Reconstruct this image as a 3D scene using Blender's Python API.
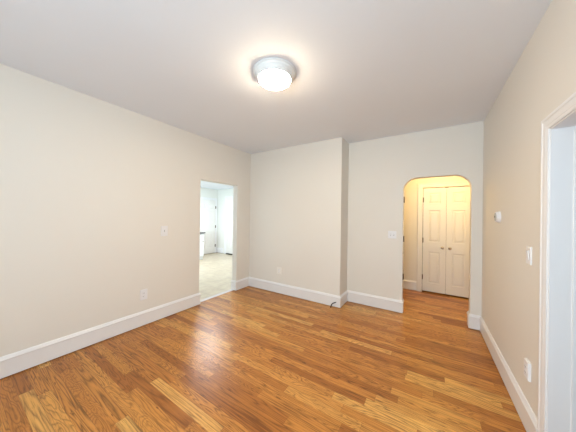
import bpy, bmesh, math, random
from mathutils import Vector, Matrix
random.seed(4)
for o in list(bpy.data.objects): bpy.data.objects.remove(o)
S = bpy.context.scene
C = S.collection

# ------------------------------------------------------------------ camera
CAM_H = 1.45
yaw, pitch, roll = (math.radians(a) for a in (32.54, 0.125, 0.826))
fw = Vector((-math.sin(yaw)*math.cos(pitch), math.cos(yaw)*math.cos(pitch), math.sin(pitch)))
rt = Vector((math.cos(yaw), math.sin(yaw), 0)); up = rt.cross(fw)
rt, up = rt*math.cos(roll)+up*math.sin(roll), up*math.cos(roll)-rt*math.sin(roll)
cam_data = bpy.data.cameras.new('camera'); cam = bpy.data.objects.new('camera', cam_data); C.objects.link(cam)
cam_data.sensor_width = 36; cam_data.lens = 220.18/576*36; cam_data.clip_start = 0.02
M = Matrix((rt, up, -fw)).transposed().to_4x4(); M.translation = Vector((0, 0, CAM_H)); cam.matrix_world = M
S.camera = cam

# ------------------------------------------------------------------ world, exposure, daylight
W = bpy.data.worlds.new('daylight'); S.world = W; W.use_nodes = True
W.node_tree.nodes['Background'].inputs[0].default_value = (0.75, 0.87, 1.0, 1)
W.node_tree.nodes['Background'].inputs[1].default_value = 1.0
S.view_settings.view_transform = 'Standard'; S.view_settings.look = 'None'
S.view_settings.gamma = 1.0; S.view_settings.use_curve_mapping = False
S.view_settings.exposure = 0.08

def light(name, kind, loc, energy, color, direction=None, size=None, size_y=None, shape=None):
    d = bpy.data.lights.new(name, kind); d.energy = energy; d.color = color
    o = bpy.data.objects.new(name, d); C.objects.link(o); o.location = loc
    if kind == 'AREA':
        d.shape = shape or 'RECTANGLE'; d.size = size
        if size_y: d.size_y = size_y
        o.rotation_euler = Vector(direction).to_track_quat('-Z', 'Y').to_euler()
    elif size: d.shadow_soft_size = size
    return o
# daylight behind the two rear windows, the kitchen window and the side room window
REAR_Y = -1.6
light('window_daylight', 'AREA', (-1.9, REAR_Y-0.14, 1.5), 4, (0.69, 0.885, 1.0), (0, 1, 0.45), 1.0, 1.55)
light('window_daylight', 'AREA', (-0.3, REAR_Y-0.14, 1.5), 86, (0.69, 0.885, 1.0), (0, 1, 0.45), 1.0, 1.55)
light('kitchen_daylight', 'AREA', (-4.1, 0.86, 1.5), 62, (0.68, 0.90, 1.0), (-0.6, 0.8, 0.1), 0.8, 1.2).data.spread = math.radians(110)
light('kitchen_lamp_light', 'AREA', (-5.23, 4.1, 2.42), 52, (0.95, 0.97, 1.0), (0, 0, -1), 0.55, shape='DISK')
light('side_room_daylight', 'AREA', (2.6, 1.4, 1.5), 5, (0.82, 0.91, 1.0), (-1, 0, 0), 1.0, 1.5)
light('hall_lamp_light', 'POINT', (0.12, 4.38, 2.28), 17, (1.0, 0.66, 0.24), size=0.09)
light('hall_fill_light', 'POINT', (0.70, 4.35, 1.95), 5.5, (1.0, 0.66, 0.24), size=0.06)  # added unseen fill without a fixture, brightens arch soffit and left jamb

# ------------------------------------------------------------------ materials
def mat(name, color, rough=0.5, metal=0.0, spec=None):
    m = bpy.data.materials.new(name); m.use_nodes = True
    b = m.node_tree.nodes['Principled BSDF']
    b.inputs['Base Color'].default_value = (*color, 1); b.inputs['Roughness'].default_value = rough
    b.inputs['Metallic'].default_value = metal
    if spec is not None: b.inputs['Specular IOR Level'].default_value = spec
    return m
def painted(name, color, rough, scale, dist, var=0.015):
    m = mat(name, color, rough); nt = m.node_tree; N = nt.nodes; L = nt.links; b = N['Principled BSDF']
    tc = N.new('ShaderNodeTexCoord'); nz = N.new('ShaderNodeTexNoise'); nz.inputs['Scale'].default_value = scale
    nz.inputs['Detail'].default_value = 3
    L.new(tc.outputs['Object'], nz.inputs['Vector'])
    bp = N.new('ShaderNodeBump'); bp.inputs['Strength'].default_value = 0.25; bp.inputs['Distance'].default_value = dist
    L.new(nz.outputs['Fac'], bp.inputs['Height']); L.new(bp.outputs['Normal'], b.inputs['Normal'])
    n2 = N.new('ShaderNodeTexNoise'); n2.inputs['Scale'].default_value = 1.3
    L.new(tc.outputs['Object'], n2.inputs['Vector'])
    mx = N.new('ShaderNodeMix'); mx.data_type = 'RGBA'
    mx.inputs[6].default_value = (*[c*(1-var) for c in color], 1); mx.inputs[7].default_value = (*[min(1, c*(1+var)) for c in color], 1)
    L.new(n2.outputs['Fac'], mx.inputs[0]); L.new(mx.outputs[2], b.inputs['Base Color'])
    return m
WALL_C = (0.79, 0.757, 0.702)
m_wall = painted('cream_wall_paint', WALL_C, 0.55, 160, 0.0006)
m_ceil = painted('white_ceiling_paint', (0.83, 0.865, 0.925), 0.8, 90, 0.0006)
m_trim = painted('white_trim_paint', (0.835, 0.83, 0.84), 0.32, 60, 0.0003, 0.008)
m_door = painted('white_door_paint', (0.80, 0.78, 0.75), 0.35, 60, 0.0003, 0.008)
m_kwall = painted('pale_kitchen_paint', (0.80, 0.79, 0.74), 0.55, 160, 0.0006)
m_plate = mat('white_plastic', (0.82, 0.82, 0.84), 0.3)
m_cream_plate = mat('cream_painted_plastic', (0.86, 0.83, 0.78), 0.45)
m_slot = mat('dark_slot', (0.05, 0.045, 0.04), 0.6)
m_bronze = mat('aged_bronze', (0.10, 0.065, 0.035), 0.35, 0.85)
m_nickel = mat('brushed_nickel', (0.50, 0.44, 0.38), 0.28, 1.0)
m_grey = mat('grey_plastic', (0.42, 0.45, 0.46), 0.35)
m_lcd = mat('display_grey', (0.22, 0.25, 0.24), 0.15)
m_rubber = mat('black_rubber', (0.006, 0.006, 0.007), 0.7)
m_pan = mat('white_enamel_metal', (0.86, 0.88, 0.88), 0.35)
m_counter = mat('charcoal_stone', (0.09, 0.09, 0.10), 0.25)
m_cab = mat('white_cabinet_lacquer', (0.82, 0.83, 0.84), 0.35)
m_marble = mat('pale_marble', (0.72, 0.68, 0.70), 0.25)
m_gap_shade = mat('painted_gap_shade', (0.03, 0.025, 0.02), 0.9)  # near-black colour standing in for the shade in door gaps
m_glow = mat('lit_frosted_glass', (0.9, 0.86, 0.8), 0.4)
gb = m_glow.node_tree.nodes['Principled BSDF']
gb.inputs['Emission Color'].default_value = (1.0, 0.80, 0.56, 1); gb.inputs['Emission Strength'].default_value = 128

def oak_floor():
    m = bpy.data.materials.new('oak_plank_floor'); m.use_nodes = True
    nt = m.node_tree; N = nt.nodes; L = nt.links; b = N['Principled BSDF']
    def val(x):
        return x
    def put(sock, x):
        if hasattr(x, 'is_linked') or hasattr(x, 'links'): L.new(x, sock)
        else: sock.default_value = x
    def mth(op, a, b_=None, c=None):
        n = N.new('ShaderNodeMath'); n.operation = op; put(n.inputs[0], a)
        if b_ is not None: put(n.inputs[1], b_)
        if c is not None: put(n.inputs[2], c)
        return n.outputs[0]
    def comb(x, y, z=0.0):
        n = N.new('ShaderNodeCombineXYZ'); put(n.inputs[0], x); put(n.inputs[1], y); put(n.inputs[2], z); return n.outputs[0]
    def white(x, y, z=0.0):
        n = N.new('ShaderNodeTexWhiteNoise'); n.noise_dimensions = '3D'; L.new(comb(x, y, z), n.inputs['Vector']); return n.outputs['Value']
    def noise(vec, scale=1.0, detail=2.0, rough=0.5, dist=0.0):
        n = N.new('ShaderNodeTexNoise'); n.inputs['Scale'].default_value = scale; n.inputs['Detail'].default_value = detail
        n.inputs['Roughness'].default_value = rough; n.inputs['Distortion'].default_value = dist
        L.new(vec, n.inputs['Vector']); return n.outputs['Fac']
    def ramp(f, stops):
        n = N.new('ShaderNodeValToRGB'); e = n.color_ramp.elements
        e[0].position, e[0].color = stops[0][0], (*stops[0][1], 1); e[1].position, e[1].color = stops[1][0], (*stops[1][1], 1)
        for p_, c_ in stops[2:]:
            q = e.new(p_); q.color = (*c_, 1)
        L.new(f, n.inputs[0]); return n.outputs[0]
    def mix(f, a, b_, mode='MIX'):
        n = N.new('ShaderNodeMix'); n.data_type = 'RGBA'; n.blend_type = mode; put(n.inputs[0], f)
        for i, q in ((6, a), (7, b_)):
            if isinstance(q, tuple): n.inputs[i].default_value = (*q, 1)
            else: L.new(q, n.inputs[i])
        return n.outputs[2]
    tc = N.new('ShaderNodeTexCoord'); sp = N.new('ShaderNodeSeparateXYZ'); L.new(tc.outputs['Object'], sp.inputs[0])
    x, y = sp.outputs[0], sp.outputs[1]
    PW = 0.0795
    ys = mth('DIVIDE', mth('ADD', y, 10.0), PW); row = mth('FLOOR', ys); fy = mth('FRACT', ys)
    r1 = white(row, 3.7); r2 = white(row, 9.1)
    ln = mth('MULTIPLY_ADD', r1, 0.55, 0.55)                       # plank length of this row
    xs = mth('DIVIDE', mth('ADD', mth('ADD', x, 40.0), mth('MULTIPLY', r2, 3.0)), ln)
    col = mth('FLOOR', xs); fx = mth('FRACT', xs)
    a = white(row, col, 1.0); bb = white(row, col, 2.0); cc = white(row, col, 3.0)
    # seam masks
    ey = mth('MULTIPLY', mth('MINIMUM', fy, mth('SUBTRACT', 1.0, fy)), PW)
    ex = mth('MULTIPLY', mth('MINIMUM', fx, mth('SUBTRACT', 1.0, fx)), ln)
    edge = mth('MINIMUM', ey, ex)
    seam = mth('SUBTRACT', 1.0, mth('SMOOTH_MIN', mth('DIVIDE', edge, 0.0012), 1.0, 0.2))
    seam = mth('MAXIMUM', seam, 0.0)
    # grain: contour lines of a stretched noise field give flat-sawn cathedral figures
    ox = mth('MULTIPLY', a, 37.0); oy = mth('MULTIPLY', bb, 23.0)
    gx = mth('ADD', mth('MULTIPLY', x, mth('MULTIPLY_ADD', mth('MULTIPLY', bb, bb), 2.2, 0.6)), ox)
    gy = mth('ADD', mth('MULTIPLY', y, mth('MULTIPLY_ADD', cc, 10.0, 9.0)), oy)
    f1 = noise(comb(gx, gy, mth('MULTIPLY', a, 9.0)), 1.0, 2.0, 0.4, 0.15)
    rings = mth('FRACT', mth('MULTIPLY', f1, mth('MULTIPLY_ADD', bb, 12.0, 9.0)))
    line = mth('POWER', mth('ABSOLUTE', mth('MULTIPLY_ADD', rings, 2.0, -1.0)), 2.6)
    pores = noise(comb(mth('MULTIPLY', x, 6.0), mth('MULTIPLY', y, 170.0), a), 1.0, 2.0, 0.6)
    streak = noise(comb(mth('ADD', mth('MULTIPLY', x, 0.9), ox), mth('ADD', mth('MULTIPLY', y, 62.0), oy)), 1.0, 3.0, 0.65)
    base = ramp(a, [(0.0, (0.39, 0.135, 0.026)), (1.0, (0.80, 0.44, 0.125)), (0.25, (0.53, 0.205, 0.040)), (0.6, (0.63, 0.268, 0.056)), (0.85, (0.72, 0.345, 0.083))])
    c1 = mix(mth('MULTIPLY', line, mth('MULTIPLY_ADD', cc, 0.4, 0.58)), base, mix(0.80, base, (0.06, 0.016, 0.003)))
    c2 = mix(mth('MULTIPLY', mth('GREATER_THAN', pores, 0.57), 0.34), c1, (0.10, 0.03, 0.008))
    c3 = mix(mth('MULTIPLY', mth('SUBTRACT', streak, 0.36), 1.25), c2, mix(0.55, c2, (0.13, 0.04, 0.01)))
    # a few knots / mineral streaks
    kn = noise(comb(mth('ADD', mth('MULTIPLY', x, 5.5), ox), mth('ADD', mth('MULTIPLY', y, 24.0), oy), 5.0), 1.0, 1.0)
    c4 = mix(mth('MULTIPLY', mth('GREATER_THAN', kn, 0.755), 0.6), c3, (0.07, 0.02, 0.006))
    c5 = mix(mth('MULTIPLY', seam, 0.7), c4, (0.045, 0.014, 0.004))
    L.new(c5, b.inputs['Base Color'])
    L.new(mth('MULTIPLY_ADD', streak, 0.12, 0.25), b.inputs['Roughness'])
    b.inputs['Specular IOR Level'].default_value = 0.36
    bp = N.new('ShaderNodeBump'); bp.inputs['Strength'].default_value = 0.5; bp.inputs['Distance'].default_value = 0.0012
    wav = noise(comb(mth('MULTIPLY', x, 1.5), mth('MULTIPLY', y, 9.0)), 1.0, 1.0)
    hgt = mth('ADD', mth('MULTIPLY', seam, -0.35), mth('ADD', mth('MULTIPLY', line, -0.03), mth('MULTIPLY', wav, 0.6)))
    L.new(hgt, bp.inputs['Height']); L.new(bp.outputs['Normal'], b.inputs['Normal'])
    return m
m_oak = oak_floor()

def tile_floor():
    m = mat('beige_kitchen_tile', (0.6, 0.55, 0.45), 0.3); nt = m.node_tree; N = nt.nodes; L = nt.links; b = N['Principled BSDF']
    tc = N.new('ShaderNodeTexCoord'); br = N.new('ShaderNodeTexBrick'); br.offset = 0
    br.inputs['Scale'].default_value = 1.0; br.inputs['Brick Width'].default_value = 0.33; br.inputs['Row Height'].default_value = 0.33
    br.inputs['Mortar Size'].default_value = 0.004
    br.inputs['Color1'].default_value = (0.60, 0.52, 0.39, 1); br.inputs['Color2'].default_value = (0.55, 0.47, 0.34, 1); br.inputs['Mortar'].default_value = (0.45, 0.39, 0.30, 1)
    L.new(tc.outputs['Object'], br.inputs['Vector'])
    nz = N.new('ShaderNodeTexNoise'); nz.inputs['Scale'].default_value = 7; nz.inputs['Detail'].default_value = 5
    L.new(tc.outputs['Object'], nz.inputs['Vector'])
    mx = N.new('ShaderNodeMix'); mx.data_type = 'RGBA'; mx.blend_type = 'OVERLAY'; mx.inputs[0].default_value = 0.35
    L.new(br.outputs['Color'], mx.inputs[6]); L.new(nz.outputs['Fac'], mx.inputs[7]); L.new(mx.outputs[2], b.inputs['Base Color'])
    return m
m_tile = tile_floor()

# ------------------------------------------------------------------ mesh helpers
def finish(name, bm, m, parent=None, smooth=False, loc=None):
    bmesh.ops.recalc_face_normals(bm, faces=bm.faces[:])
    me = bpy.data.meshes.new(name); bm.to_mesh(me); bm.free()
    me.materials.append(m)
    if smooth:
        for p in me.polygons: p.use_smooth = True
    o = bpy.data.objects.new(name, me); C.objects.link(o)
    if loc is not None: o.location = loc
    if parent: o.parent = parent
    return o
def box(bm, x0, x1, y0, y1, z0, z1):
    v = [bm.verts.new((x, y, z)) for x in (x0, x1) for y in (y0, y1) for z in (z0, z1)]
    for f in ((0, 1, 3, 2), (4, 6, 7, 5), (0, 4, 5, 1), (2, 3, 7, 6), (0, 2, 6, 4), (1, 5, 7, 3)):
        bm.faces.new([v[i] for i in f])
def bevel(o, w, seg=2, angle=30):
    b = o.modifiers.new('soft_edge', 'BEVEL'); b.width = w; b.segments = seg; b.limit_method = 'ANGLE'; b.angle_limit = math.radians(angle)
    return o
def struct(o): o['kind'] = 'structure'; return o
def boxobj(name, d, m, parent=None, bev=0):
    bm = bmesh.new(); box(bm, *d); o = finish(name, bm, m, parent)
    if bev: bevel(o, bev)
    return o
def poly_wall(name, pts, to3, off, m, bev=0.005):
    """closed outline in the wall's plane, extruded by the vector off"""
    bm = bmesh.new(); vs = [bm.verts.new(to3(a, z)) for a, z in pts]
    f = bm.faces.new(vs); r = bmesh.ops.extrude_face_region(bm, geom=[f])
    bmesh.ops.translate(bm, vec=off, verts=[e for e in r['geom'] if isinstance(e, bmesh.types.BMVert)])
    o = struct(finish(name, bm, m))
    if bev: bevel(o, bev, 3)
    return o
def sweep(bm, profile, path, normals_side=1, closed_ends=True):
    """profile [(d, z)] swept along a plan polyline with mitred corners; d is measured to the left (side=1) of travel"""
    n = len(path); rings = []
    for i, p in enumerate(path):
        p = Vector(p)
        def nrm(a, b_):
            t = (Vector(b_)-Vector(a)).normalized(); return Vector((-t.y, t.x))*normals_side
        if i == 0: off = nrm(path[0], path[1])
        elif i == n-1: off = nrm(path[-2], path[-1])
        else:
            a, b_ = nrm(path[i-1], path[i]), nrm(path[i], path[i+1]); off = (a+b_)/(1+a.dot(b_))
        rings.append([bm.verts.new((p.x+off.x*d, p.y+off.y*d, z)) for d, z in profile])
    k = len(profile)
    for a, b_ in zip(rings, rings[1:]):
        for j in range(k): bm.faces.new((a[j], a[(j+1) % k], b_[(j+1) % k], b_[j]))
    bm.faces.new(rings[0]); bm.faces.new(rings[-1])
def lathe(bm, prof, seg=48, centre=(0, 0, 0), axis='Z'):
    rings = []
    for r, h in prof:
        ring = []
        for i in range(seg):
            t = 2*math.pi*i/seg; a, b_ = r*math.cos(t), r*math.sin(t)
            v = {'Z': (a, b_, h), 'Y': (a, h, b_), 'X': (h, a, b_)}[axis]
            ring.append(bm.verts.new(Vector(v)+Vector(centre)))
        rings.append(ring)
    for a, b_ in zip(rings, rings[1:]):
        for i in range(seg): bm.faces.new((a[i], a[(i+1) % seg], b_[(i+1) % seg], b_[i]))
    bm.faces.new(rings[0]); bm.faces.new(rings[-1])
def thing(name, label, cat, loc=(0, 0, 0), rotz=0, group=None):
    o = bpy.data.objects.new(name, None); C.objects.link(o); o.empty_display_size = 0.1
    o.location = loc; o.rotation_euler = (0, 0, rotz); return tag(o, label, cat, group)
def tag(o, label, cat, group=None):
    o['label'] = label; o['category'] = cat
    if group: o['group'] = group
    return o

# ------------------------------------------------------------------ room shell
XL, XR, YB1, YB2, H, XC = -3.12, 0.593, 3.419, 3.776, 2.731, -1.178
ARX0, ARX1, ARZ, ARR, ART = -0.328, 0.478, 2.055, 0.185, 0.115
OY0, OY1, OZ, OT = 2.245, 3.062, 2.032, 0.118          # opening to the kitchen
DY0, DY1, DZ, DT = 0.98, 1.898, 1.985, 0.125              # cased doorway on the right
HB = 5.12                                               # hall back wall
KX, KY, KH = -7.0, 5.8, 2.46                            # kitchen far corner and ceiling

struct(boxobj('floor', (XL-0.06, 2.0, REAR_Y-0.1, HB+0.12, -0.06, 0), m_oak))
struct(boxobj('floor_kitchen', (KX-0.1, XL-0.06, 0.9, KY+0.1, -0.06, -0.004), m_tile))
struct(boxobj('trim_1', (XL-OT-0.02, XL-0.06, OY0, OY1, -0.02, 0.006), m_marble, bev=0.003))     # doorway threshold
struct(boxobj('ceiling', (XL-0.05, XR+0.05, REAR_Y-0.1, YB2+0.05, H, H+0.1), m_ceil))
struct(boxobj('ceiling_kitchen', (KX-0.1, XL-0.06, 0.9, KY+0.1, KH, KH+0.1), m_ceil))
struct(boxobj('ceiling_hall', (-1.3, 0.95, YB2+0.06, HB+0.1, 2.5, 2.6), m_ceil))

def U(a0, a1, o0, o1, zo, top, r=0.0, seg=12):
    """wall outline with an opening that reaches the floor, rounded upper corners"""
    pts = [(a0, 0), (o0, 0)]
    if r:
        pts += [(o0+r-r*math.cos(t), zo-r+r*math.sin(t)) for t in [i*math.pi/2/seg for i in range(seg+1)]]
        pts += [(o1-r+r*math.sin(t), zo-r+r*math.cos(t)) for t in [i*math.pi/2/seg for i in range(seg+1)]]
    else: pts += [(o0, zo), (o1, zo)]
    return pts + [(o1, 0), (a1, 0), (a1, top), (a0, top)]
poly_wall('wall_left', U(REAR_Y-0.1, KY+0.05, OY0, OY1, OZ, H+0.05), lambda a, z: (XL, a, z), (-OT, 0, 0), m_wall)
poly_wall('wall_right', U(REAR_Y-0.1, YB2+0.02, DY0, DY1, DZ, H+0.05), lambda a, z: (XR, a, z), (DT, 0, 0), m_wall)
poly_wall('wall_back', U(XC-0.05, XR+0.02, ARX0, ARX1, ARZ, H+0.05, ARR), lambda a, z: (a, YB2, z), (0, ART, 0), m_wall, 0.003)
struct(bevel(boxobj('wall_bump', (XL-0.02, XC, YB1, YB2+0.1, 0, H+0.05), m_wall), 0.006, 3))
# rear wall with two windows (behind the viewpoint)
bm = bmesh.new(); t0, t1 = REAR_Y-0.12, REAR_Y
xs = [XL-0.05, -2.4, -1.4, -0.8, 0.2, XR+0.05]
for a, b_ in ((0, 1), (2, 3), (4, 5)): box(bm, xs[a], xs[b_], t0, t1, 0, H+0.05)
for a, b_ in ((1, 2), (3, 4)):
    box(bm, xs[a], xs[b_], t0, t1, 0, 0.72); box(bm, xs[a], xs[b_], t0, t1, 2.28, H+0.05)
struct(finish('wall_rear', bm, m_wall))
for i, (a, b_) in enumerate(((-2.4, -1.4), (-0.8, 0.2))):
    bm = bmesh.new()
    for d in ((a, a+0.05, 0.72, 2.28), (b_-0.05, b_, 0.72, 2.28), (a+0.05, b_-0.05, 0.72, 0.77), (a+0.05, b_-0.05, 2.23, 2.28), (a+0.05, b_-0.05, 1.48, 1.52)):
        box(bm, d[0], d[1], t0+0.03, t0+0.08, d[2], d[3])
    for d in ((a-0.09, a, 0.7, 2.28), (b_, b_+0.09, 0.7, 2.28), (a-0.09, b_+0.09, 2.28, 2.37), (a-0.12, b_+0.12, 0.68, 0.72)):
        box(bm, d[0], d[1], t1, t1+0.02, d[2], d[3])
    struct(finish('window_%d' % (i+1), bm, m_trim))
# kitchen shell
struct(boxobj('wall_kitchen_far', (KX-0.1, KX, 0.9, KY+0.1, 0, KH+0.05), m_kwall))
struct(boxobj('wall_kitchen_back', (KX-0.1, XL-OT, KY, KY+0.1, 0, KH+0.05), m_kwall))
bm = bmesh.new()
box(bm, KX-0.1, -4.5, 0.9, 1.0, 0, KH+0.05); box(bm, -3.7, XL-OT, 0.9, 1.0, 0, KH+0.05)
box(bm, -4.5, -3.7, 0.9, 1.0, 0, 0.9); box(bm, -4.5, -3.7, 0.9, 1.0, 2.1, KH+0.05)
struct(finish('wall_kitchen_front', bm, m_kwall))
# hall shell
struct(boxobj('wall_hall_left', (-1.3, -1.2, YB2+ART, HB, 0, 2.55), m_wall))
struct(boxobj('wall_hall_right', (0.83, 0.93, YB2+ART, HB, 0, 2.55), m_wall))
bm = bmesh.new(); CL0, CL1, CLZ = -0.097, 0.665, 2.055          # closet opening
box(bm, -1.3, CL0, HB, HB+0.1, 0, 2.55); box(bm, CL1, 0.93, HB, HB+0.1, 0, 2.55); box(bm, CL0, CL1, HB, HB+0.1, CLZ, 2.55)
struct(finish('wall_hall_back', bm, m_wall))
struct(boxobj('closet_shade_backing', (CL0-0.05, CL1+0.05, HB+0.1, HB+0.13, 0, 2.2), m_gap_shade))  # dark sheet close behind the doors, closet shade put into its colour
# side room behind the cased doorway
bm = bmesh.new()
box(bm, XR+DT, 2.0, 2.9, 3.0, 0, H); box(bm, XR+DT, 2.0, -0.6, -0.5, 0, H)
box(bm, 1.95, 2.0, -0.5, 0.8, 0, H); box(bm, 1.95, 2.0, 2.0, 2.9, 0, H); box(bm, 1.95, 2.0, 0.8, 2.0, 0, 0.7); box(bm, 1.95, 2.0, 0.8, 2.0, 2.3, H)
struct(finish('wall_side_room', bm, m_wall))
struct(boxobj('ceiling_side_room', (XR+0.05, 2.0, -0.6, 3.0, H, H+0.1), m_ceil))

# ------------------------------------------------------------------ baseboards and casings
BASE = [(0, 0.010), (0.016, 0.010), (0.016, 0.152), (0.0215, 0.156), (0.0215, 0.166), (0.016, 0.174), (0.0115, 0.186), (0.006, 0.193), (0, 0.193)]
def baseboard(name, paths, side):
    bm = bmesh.new()
    for p in paths: sweep(bm, BASE, p, side)
    return struct(finish(name, bm, m_trim))
baseboard('baseboard_left', [[(XL, REAR_Y), (XL, OY0), (XL-OT, OY0)]], -1)
baseboard('baseboard_back', [[(XL-OT, OY1), (XL, OY1), (XL, YB1), (XC, YB1), (XC, YB2), (ARX0, YB2), (ARX0, YB2+ART)]], -1)
baseboard('baseboard_right', [[(ARX1, YB2+ART), (ARX1, YB2), (XR, YB2), (XR, DY1+0.074)]], -1)
baseboard('baseboard_hall', [[(-1.2, HB), (CL0-0.092, HB)]], -1)
baseboard('baseboard_kitchen', [[(KX, KY-0.0), (-6.62, KY)], [(-5.2, KY), (XL-OT, KY)]], -1)

CASE = [(0.0, 0.0), (0.0, 0.011), (0.006, 0.014), (0.020, 0.014), (0.025, 0.017), (0.058, 0.019), (0.064, 0.024), (0.078, 0.024), (0.085, 0.018), (0.085, 0.0)]
def casing(name, to3, out, a0, a1, zt, w=0.085, m=m_trim, hk=1.0):
    """moulded casing round an opening: profile (distance from the opening, height off the wall), mitred at the head"""
    bm = bmesh.new(); rings = []
    k = w/0.085
    for (a, z, da, dz) in ((a0, 0, -1, 0), (a0, zt, -1, 1), (a1, zt, 1, 1), (a1, 0, 1, 0)):
        rings.append([bm.verts.new(Vector(to3(a+da*d*k, z+dz*d*k))+Vector(out)*h*hk) for d, h in CASE])
    n = len(CASE)
    for r0, r1 in zip(rings, rings[1:]):
        for j in range(n): bm.faces.new((r0[j], r0[(j+1) % n], r1[(j+1) % n], r1[j]))
    bm.faces.new(rings[0]); bm.faces.new(rings[-1])
    return struct(finish(name, bm, m))
casing('trim_2', lambda a, z: (XR, a, z), (-1, 0, 0), DY0, DY1, DZ, 0.074, hk=0.75)
# flat jamb boards lining the cased doorway, with a stop strip
bm = bmesh.new()
box(bm, XR-0.002, XR+DT+0.002, DY1-0.008, DY1+0.002, 0, DZ); box(bm, XR-0.002, XR+DT+0.002, DY0, DY0+0.018, 0, DZ)
box(bm, XR-0.002, XR+DT+0.002, DY0, DY1, DZ-0.008, DZ+0.002)
box(bm, XR+0.086, XR+0.098, DY1-0.016, DY1-0.008, 0, DZ-0.008)
struct(bevel(finish('trim_3', bm, m_trim), 0.002, 2))
casing('trim_4', lambda a, z: (a, HB, z), (0, -1, 0), CL0, CL1, CLZ, 0.088, m_door)

# ------------------------------------------------------------------ doors
def panel_door_bm(w, h, t, panels):
    """front at y=0 facing -Y, x 0..w, z 0..h; panels (x0, x1, z0, z1) recessed with a raised field"""
    bm = bmesh.new()
    xs = sorted({0, w, *[p[0] for p in panels], *[p[1] for p in panels]}); zs = sorted({0, h, *[p[2] for p in panels], *[p[3] for p in panels]})
    vc = {}
    def v(x, y, z):
        k = (round(x, 5), round(y, 5), round(z, 5))
        if k not in vc: vc[k] = bm.verts.new(k)
        return vc[k]
    for x0, x1 in zip(xs, xs[1:]):
        for z0, z1 in zip(zs, zs[1:]):
            cx, cz = (x0+x1)/2, (z0+z1)/2
            if any(p[0] < cx < p[1] and p[2] < cz < p[3] for p in panels): continue
            bm.faces.new((v(x0, 0, z0), v(x1, 0, z0), v(x1, 0, z1), v(x0, 0, z1)))
    for p in panels:
        loops = []
        for ins, d in ((0, 0), (0.005, 0.008), (0.011, 0.0105), (0.022, 0.0105), (0.046, 0.002)):
            loops.append([v(p[0]+ins, d, p[2]+ins), v(p[1]-ins, d, p[2]+ins), v(p[1]-ins, d, p[3]-ins), v(p[0]+ins, d, p[3]-ins)])
        for a, b_ in zip(loops, loops[1:]):
            for i in range(4): bm.faces.new((a[i], a[(i+1) % 4], b_[(i+1) % 4], b_[i]))
        bm.faces.new(loops[-1])
    B = [v(0, t, 0), v(w, t, 0), v(w, t, h), v(0, t, h)]
    bm.faces.new(B)
    edge = [e for e in bm.edges if len(e.link_faces) == 1 and all(abs(q.co.y) < 1e-6 for q in e.verts)]
    for face in (((0, 0), 0, 'z'),): pass
    # sides
    lx = [v(0, 0, z) for z in zs]; rx = [v(w, 0, z) for z in zs]; bz = [v(x, 0, 0) for x in xs]; tz = [v(x, 0, h) for x in xs]
    bm.faces.new(lx+[B[3], B[0]]); bm.faces.new(rx+[B[2], B[1]]); bm.faces.new(bz+[B[1], B[0]]); bm.faces.new(tz+[B[2], B[3]])
    return bm
def hinge_bm(h=0.095):
    bm = bmesh.new(); box(bm, -0.016, 0.016, -0.004, 0.002, -h/2, h/2)
    lathe(bm, [(0.001, -h/2-0.004), (0.006, -h/2), (0.006, h/2), (0.001, h/2+0.004)], 12, (0, -0.008, 0))
    return bm
def knob_bm(r=0.024):
    bm = bmesh.new()
    lathe(bm, [(0.001, 0.0), (r*1.05, 0.0), (r*1.1, -0.004), (r*0.75, -0.008), (0.009, -0.012), (0.009, -0.028), (r*0.75, -0.034), (r, -0.044), (r*0.97, -0.052), (r*0.7, -0.060), (0.001, -0.063)], 24, axis='Y')
    return bm
DW = 0.3745
for i, x0 in enumerate((-0.0905, 0.2885)):
    pn = [(0.092, DW-0.092, 0.165, 0.775), (0.092, DW-0.092, 0.965, 1.585), (0.092, DW-0.092, 1.715, 1.925)]
    d = struct(finish('door_%d' % (i+1), panel_door_bm(DW, 2.018, 0.034, pn), m_door, loc=(x0, HB+0.004, 0.026)))
    k = finish('door_knob', knob_bm(), m_nickel, d, True); k.location = (DW-0.056 if i == 0 else 0.056, 0, 0.868)
    k['label'] = 'round brushed metal knob'
    for z in (0.27, 0.995, 1.79):
        hg = finish('hinge', hinge_bm(), m_bronze, d); hg.location = (-0.006 if i == 0 else DW+0.006, -0.002, z); hg['label'] = 'dark bronze hinge'
# ball catch at the top of the closet pair
boxobj('catch', (-0.03, 0.03, -0.003, 0.01, 2.006, 2.018), m_bronze, bpy.data.objects['door_1']).location = (DW, 0, 0.006)

# kitchen doors
def kitchen_door(name, loc, rotz, w, hinge_right, hinges=True):
    h = 2.0; st = 0.11; mid = 0.10; pw = (w-2*st-mid)/2; pn = []
    for xa in (st, st+pw+mid):
        pn += [(xa, xa+pw, 0.2, 0.8), (xa, xa+pw, 0.96, 1.58), (xa, xa+pw, 1.69, 1.88)]
    d = struct(finish(name, panel_door_bm(w, h, 0.035, pn), m_door, loc=loc)); d.rotation_euler = (0, 0, rotz)
    k = finish('door_knob', knob_bm(0.027), m_nickel, d, True); k.location = (0.06 if hinge_right else w-0.06, 0, 0.93); k['label'] = 'round brushed metal knob'
    for z in (0.27, 1.0, 1.74) if hinges else ():
        hg = finish('hinge', hinge_bm(), m_bronze, d); hg.location = (w+0.006 if hinge_right else -0.006, -0.004, z); hg['label'] = 'dark bronze hinge'
    return d
kitchen_door('door_3', (KX+0.04, 4.88, 0.02), math.pi/2, 0.80, True)
casing('trim_5', lambda a, z: (KX, a, z), (1, 0, 0), 4.87, 5.69, 2.03, 0.085)
kitchen_door('door_4', (-6.42, KY-0.04, 0.045), 0, 0.80, False, False)
casing('trim_6', lambda a, z: (a, KY, z), (0, -1, 0), -6.43, -5.61, 2.05, 0.12)
struct(boxobj('door_gap_shade', (-6.43, -5.61, KY-0.045, KY-0.002, -0.003, 0.03), m_gap_shade))  # dark strip painting the shaded gap under the door

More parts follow.
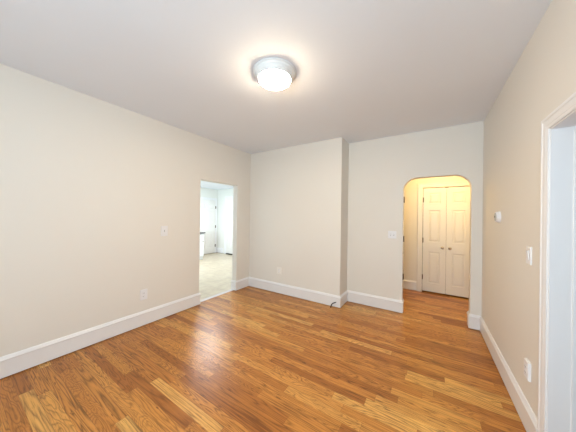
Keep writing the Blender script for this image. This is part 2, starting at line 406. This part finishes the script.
# ------------------------------------------------------------------ ceiling light
LX, LY = -1.170, 1.580
t = thing('ceiling_light', 'round flush ceiling light with stepped white rim and glowing frosted dome', 'ceiling light', (LX, LY, H))
bm = bmesh.new()
lathe(bm, [(0.02, 0), (0.186, 0), (0.190, -0.003), (0.190, -0.007), (0.184, -0.010), (0.178, -0.011), (0.176, -0.020), (0.172, -0.027), (0.165, -0.030), (0.162, -0.040), (0.156, -0.048), (0.150, -0.052), (0.148, -0.0645), (0.145, -0.066), (0.142, -0.058), (0.02, -0.056)], 72)
finish('rim', bm, m_pan, t, True)['label'] = 'stepped white enamel rim'
bm = bmesh.new(); n = 14
lathe(bm, [(0.139, -0.058)]+[(0.1405*math.cos(a), -0.066-0.046*math.sin(a)) for a in [i*math.pi/2/n for i in range(n)]]+[(0.002, -0.112)], 72)
finish('dome', bm, m_glow, t, True)['label'] = 'glowing frosted glass dome'

# ------------------------------------------------------------------ wall plates
def plate_bm(w, h, d=0.006):
    bm = bmesh.new(); r = 0.0045
    q = [(0, 0), (r, d)]
    rings = [[bm.verts.new((sx*(w/2-i), -y, sz*(h/2-i))) for sx, sz in ((-1, -1), (1, -1), (1, 1), (-1, 1))] for i, y in ((0, 0), (0, d*0.45), (r*0.5, d*0.85), (r, d))]
    for a, b_ in zip(rings, rings[1:]):
        for j in range(4): bm.faces.new((a[j], a[(j+1) % 4], b_[(j+1) % 4], b_[j]))
    bm.faces.new(rings[0]); bm.faces.new(rings[-1]); return bm
def screws(t, pts, d, m):
    for x, z in pts:
        bm = bmesh.new(); lathe(bm, [(0.001, 0), (0.0034, 0), (0.0026, -0.0014), (0.001, -0.0016)], 12, axis='Y')
        finish('screw', bm, m, t).location = (x, -d, z)
def switch(label, loc, rotz, w=0.09, h=0.135, gangs=1, d=0.006, style='toggle'):
    t = thing('light_switch', label, 'light switch', loc, rotz)
    finish('cover_plate', plate_bm(w, h, d), m_plate, t)
    for g in range(gangs):
        x = (g-(gangs-1)/2)*0.046
        if style == 'rocker':
            bm = bmesh.new(); vs = [(-0.0165, 0, -0.033), (0.0165, 0, -0.033), (0.0165, 0, 0.033), (-0.0165, 0, 0.033), (-0.0155, -0.003, -0.032), (0.0155, -0.003, -0.032), (0.0155, -0.0075, 0.032), (-0.0155, -0.0075, 0.032)]
            v = [bm.verts.new(q) for q in vs]
            for f in ((0, 1, 2, 3), (4, 5, 6, 7), (0, 1, 5, 4), (1, 2, 6, 5), (2, 3, 7, 6), (3, 0, 4, 7)): bm.faces.new([v[i] for i in f])
            finish('rocker', bm, m_plate, t).location = (x, -d, 0)
        else:
            s = boxobj('toggle_slot', (-0.0055, 0.0055, -0.0006, 0.0005, -0.0125, 0.0125), m_slot, t); s.location = (x, -d, 0); s['label'] = 'dark toggle slot'
            bm = bmesh.new(); v = [bm.verts.new(q) for q in ((-0.0042, 0, -0.009), (0.0042, 0, -0.009), (0.0042, 0, 0.005), (-0.0042, 0, 0.005), (-0.0036, -0.015, 0.003), (0.0036, -0.015, 0.003), (0.0036, -0.014, 0.012), (-0.0036, -0.014, 0.012))]
            for f in ((0, 1, 2, 3), (4, 5, 6, 7), (0, 1, 5, 4), (1, 2, 6, 5), (2, 3, 7, 6), (3, 0, 4, 7)): bm.faces.new([v[i] for i in f])
            finish('toggle', bm, m_plate, t).location = (x, -d, 0)
        screws(t, [(x, h*0.37), (x, -h*0.37)], d, m_plate)
    return t
def outlet(label, loc, rotz, w=0.09, h=0.135, d=0.006, mp=None):
    mp = mp or m_plate
    t = thing('wall_outlet', label, 'outlet', loc, rotz)
    finish('cover_plate', plate_bm(w, h, d), mp, t)
    for z in (0.02, -0.02):
        bm = bmesh.new(); n = 24
        ring = [(0.0165*math.cos(2*math.pi*i/n), max(-0.0125, min(0.0125, 0.0165*math.sin(2*math.pi*i/n)))) for i in range(n)]
        a = [bm.verts.new((x, 0, q)) for x, q in ring]; b_ = [bm.verts.new((x*0.95, -0.002, q*0.95)) for x, q in ring]
        for i in range(n): bm.faces.new((a[i], a[(i+1) % n], b_[(i+1) % n], b_[i]))
        bm.faces.new(b_); r = finish('receptacle', bm, m_plate, t); r.location = (0, -d, z)
        bm = bmesh.new()
        for x, hh in ((-0.0065, 0.0045), (0.0065, 0.0035)): box(bm, x-0.0011, x+0.0011, -0.0026, -0.0018, 0.001-hh, 0.001+hh)
        lathe(bm, [(0.0022, -0.0018), (0.0022, -0.0026)], 10, (0, 0, -0.0085), axis='Y')
        s = finish('slots', bm, m_slot, r); s['label'] = 'dark plug slots'
    screws(t, [(0, 0)], d, mp)
    return t
RL, RR = math.pi/2, -math.pi/2        # facing +X on the left wall, -X on the right wall
switch('white light switch on the left wall beside the open doorway', (XL, 1.672, 1.222), RL, 0.092, 0.140)
outlet('white wall outlet low on the left wall just above its baseboard', (XL, 1.418, 0.405), RL, 0.088, 0.135)
outlet('cream painted outlet low on the projecting wall section, nearly wall coloured', (-2.36, YB1, 0.425), 0, 0.105, 0.125, mp=m_cream_plate)
switch('wide white double toggle switch on the wall just left of the arch', (-0.474, YB2, 1.188), 0, 0.117, 0.115, 2)
switch('white light switch on the right wall beside the white door casing', (XR, 2.185, 1.205), RR, 0.078, 0.122, 1, 0.009, 'rocker')
outlet('thick white wall outlet low on the right wall by the door casing', (XR, 2.175, 0.420), RR, 0.080, 0.122, 0.016)

# thermostat
t = thing('thermostat', 'round white thermostat with grey face on the right wall', 'thermostat', (XR, 2.965, 1.476), RR)
bm = bmesh.new(); lathe(bm, [(0.002, 0), (0.060, 0), (0.060, -0.006), (0.057, -0.009), (0.002, -0.009)], 40, axis='Y'); finish('back_plate', bm, m_plate, t, False)
bm = bmesh.new(); lathe(bm, [(0.052, -0.009), (0.053, -0.022), (0.050, -0.029), (0.043, -0.031), (0.041, -0.029), (0.002, -0.029)], 40, axis='Y'); finish('dial_ring', bm, m_plate, t, False)
bm = bmesh.new(); lathe(bm, [(0.002, -0.0285), (0.040, -0.0285), (0.038, -0.034), (0.002, -0.035)], 40, axis='Y'); f = finish('face', bm, m_grey, t, False); f['label'] = 'grey round face'
d_ = boxobj('display', (-0.016, 0.016, -0.0362, -0.034, -0.008, 0.010), m_lcd, t); d_['label'] = 'small dark display window'

struct(boxobj('trim_8', (ARX0, ARX0+0.004, YB2+0.008, YB2+ART-0.004, 0.19, ARZ-ARR), m_door, bev=0.001))   # painted board on the arch's left side
# hinge leaves left on the inner side of the arch
for z, lab in ((1.735, 'dark bronze hinge leaf on the left inner side of the arch, highest one'), (1.128, 'dark bronze hinge leaf on the left inner side of the arch, middle one'), (0.545, 'dark bronze hinge leaf on the left inner side of the arch, lowest one')):
    h = thing('hinge_leaf', lab, 'hinge', (ARX0+0.004, YB2+0.045, z), 0, 'hinge leaves on the arch')
    bm = bmesh.new(); box(bm, 0, 0.003, -0.024, 0.024, -0.044, 0.044); finish('leaf', bm, m_bronze, h)
    bm = bmesh.new(); lathe(bm, [(0.001, -0.046), (0.005, -0.044), (0.005, 0.044), (0.001, 0.046)], 12, (0.006, 0.026, 0)); finish('knuckle', bm, m_bronze, h)
sp = boxobj('strike_plate', (ARX0+0.004, ARX0+0.006, YB2+0.034, YB2+0.052, 0.895, 0.935), m_bronze)
tag(sp, 'tiny dark strike plate on the left inner side of the arch', 'strike plate')

# black cable stub coming out of the baseboard near the projecting corner
cu = bpy.data.curves.new('cable', 'CURVE'); cu.dimensions = '3D'; cu.bevel_depth = 0.0075; cu.bevel_resolution = 4; cu.use_fill_caps = True
pts = [(-1.238, YB1-0.014, 0.083), (-1.248, YB1-0.040, 0.084), (-1.272, YB1-0.058, 0.078), (-1.292, YB1-0.066, 0.055), (-1.298, YB1-0.070, 0.030), (-1.299, YB1-0.074, 0.004)]
s = cu.splines.new('NURBS'); s.points.add(len(pts)-1)
for p_, c_ in zip(s.points, pts): p_.co = (*c_, 1)
s.use_endpoint_u = True; s.order_u = 4
cb = bpy.data.objects.new('cable', cu); C.objects.link(cb)
dg = bpy.context.evaluated_depsgraph_get(); me = bpy.data.meshes.new_from_object(cb.evaluated_get(dg)); bpy.data.objects.remove(cb)
me.materials.clear(); me.materials.append(m_rubber)
cb = bpy.data.objects.new('cable', me); C.objects.link(cb)
tag(cb, 'short black cable curling out of the baseboard onto the floor', 'cable')

# ------------------------------------------------------------------ kitchen cabinet seen through the doorway
CX1, CY1 = -6.19, 4.62
t = thing('kitchen_cabinet', 'white base cabinet at the left edge of the open doorway', 'cabinet', (CX1, CY1, 0))
bm = bmesh.new(); box(bm, -0.78, -0.02, -0.6, 0, 0.1, 0.86); box(bm, -0.78, -0.07, -0.6, 0, -0.004, 0.1); bevel(finish('body', bm, m_cab, t), 0.002)
dr = finish('door', panel_door_bm(0.56, 0.54, 0.02, [(0.06, 0.50, 0.06, 0.48)]), m_cab, t); dr.location = (0, -0.58, 0.12); dr.rotation_euler = (0, 0, math.pi/2)
k = finish('knob', knob_bm(0.013), m_nickel, dr, True); k.location = (0.52, 0, 0.48)
dw = finish('drawer', panel_door_bm(0.56, 0.16, 0.02, [(0.03, 0.53, 0.025, 0.135)]), m_cab, t); dw.location = (0, -0.58, 0.685); dw.rotation_euler = (0, 0, math.pi/2)
k = finish('knob', knob_bm(0.013), m_nickel, dw, True); k.location = (0.28, 0, 0.08)
ct = bevel(boxobj('countertop', (CX1-0.78, CX1+0.03, CY1-0.62, CY1+0.02, 0.86, 0.895), m_counter), 0.004)
tag(ct, 'charcoal countertop slab on the white kitchen cabinet', 'countertop')
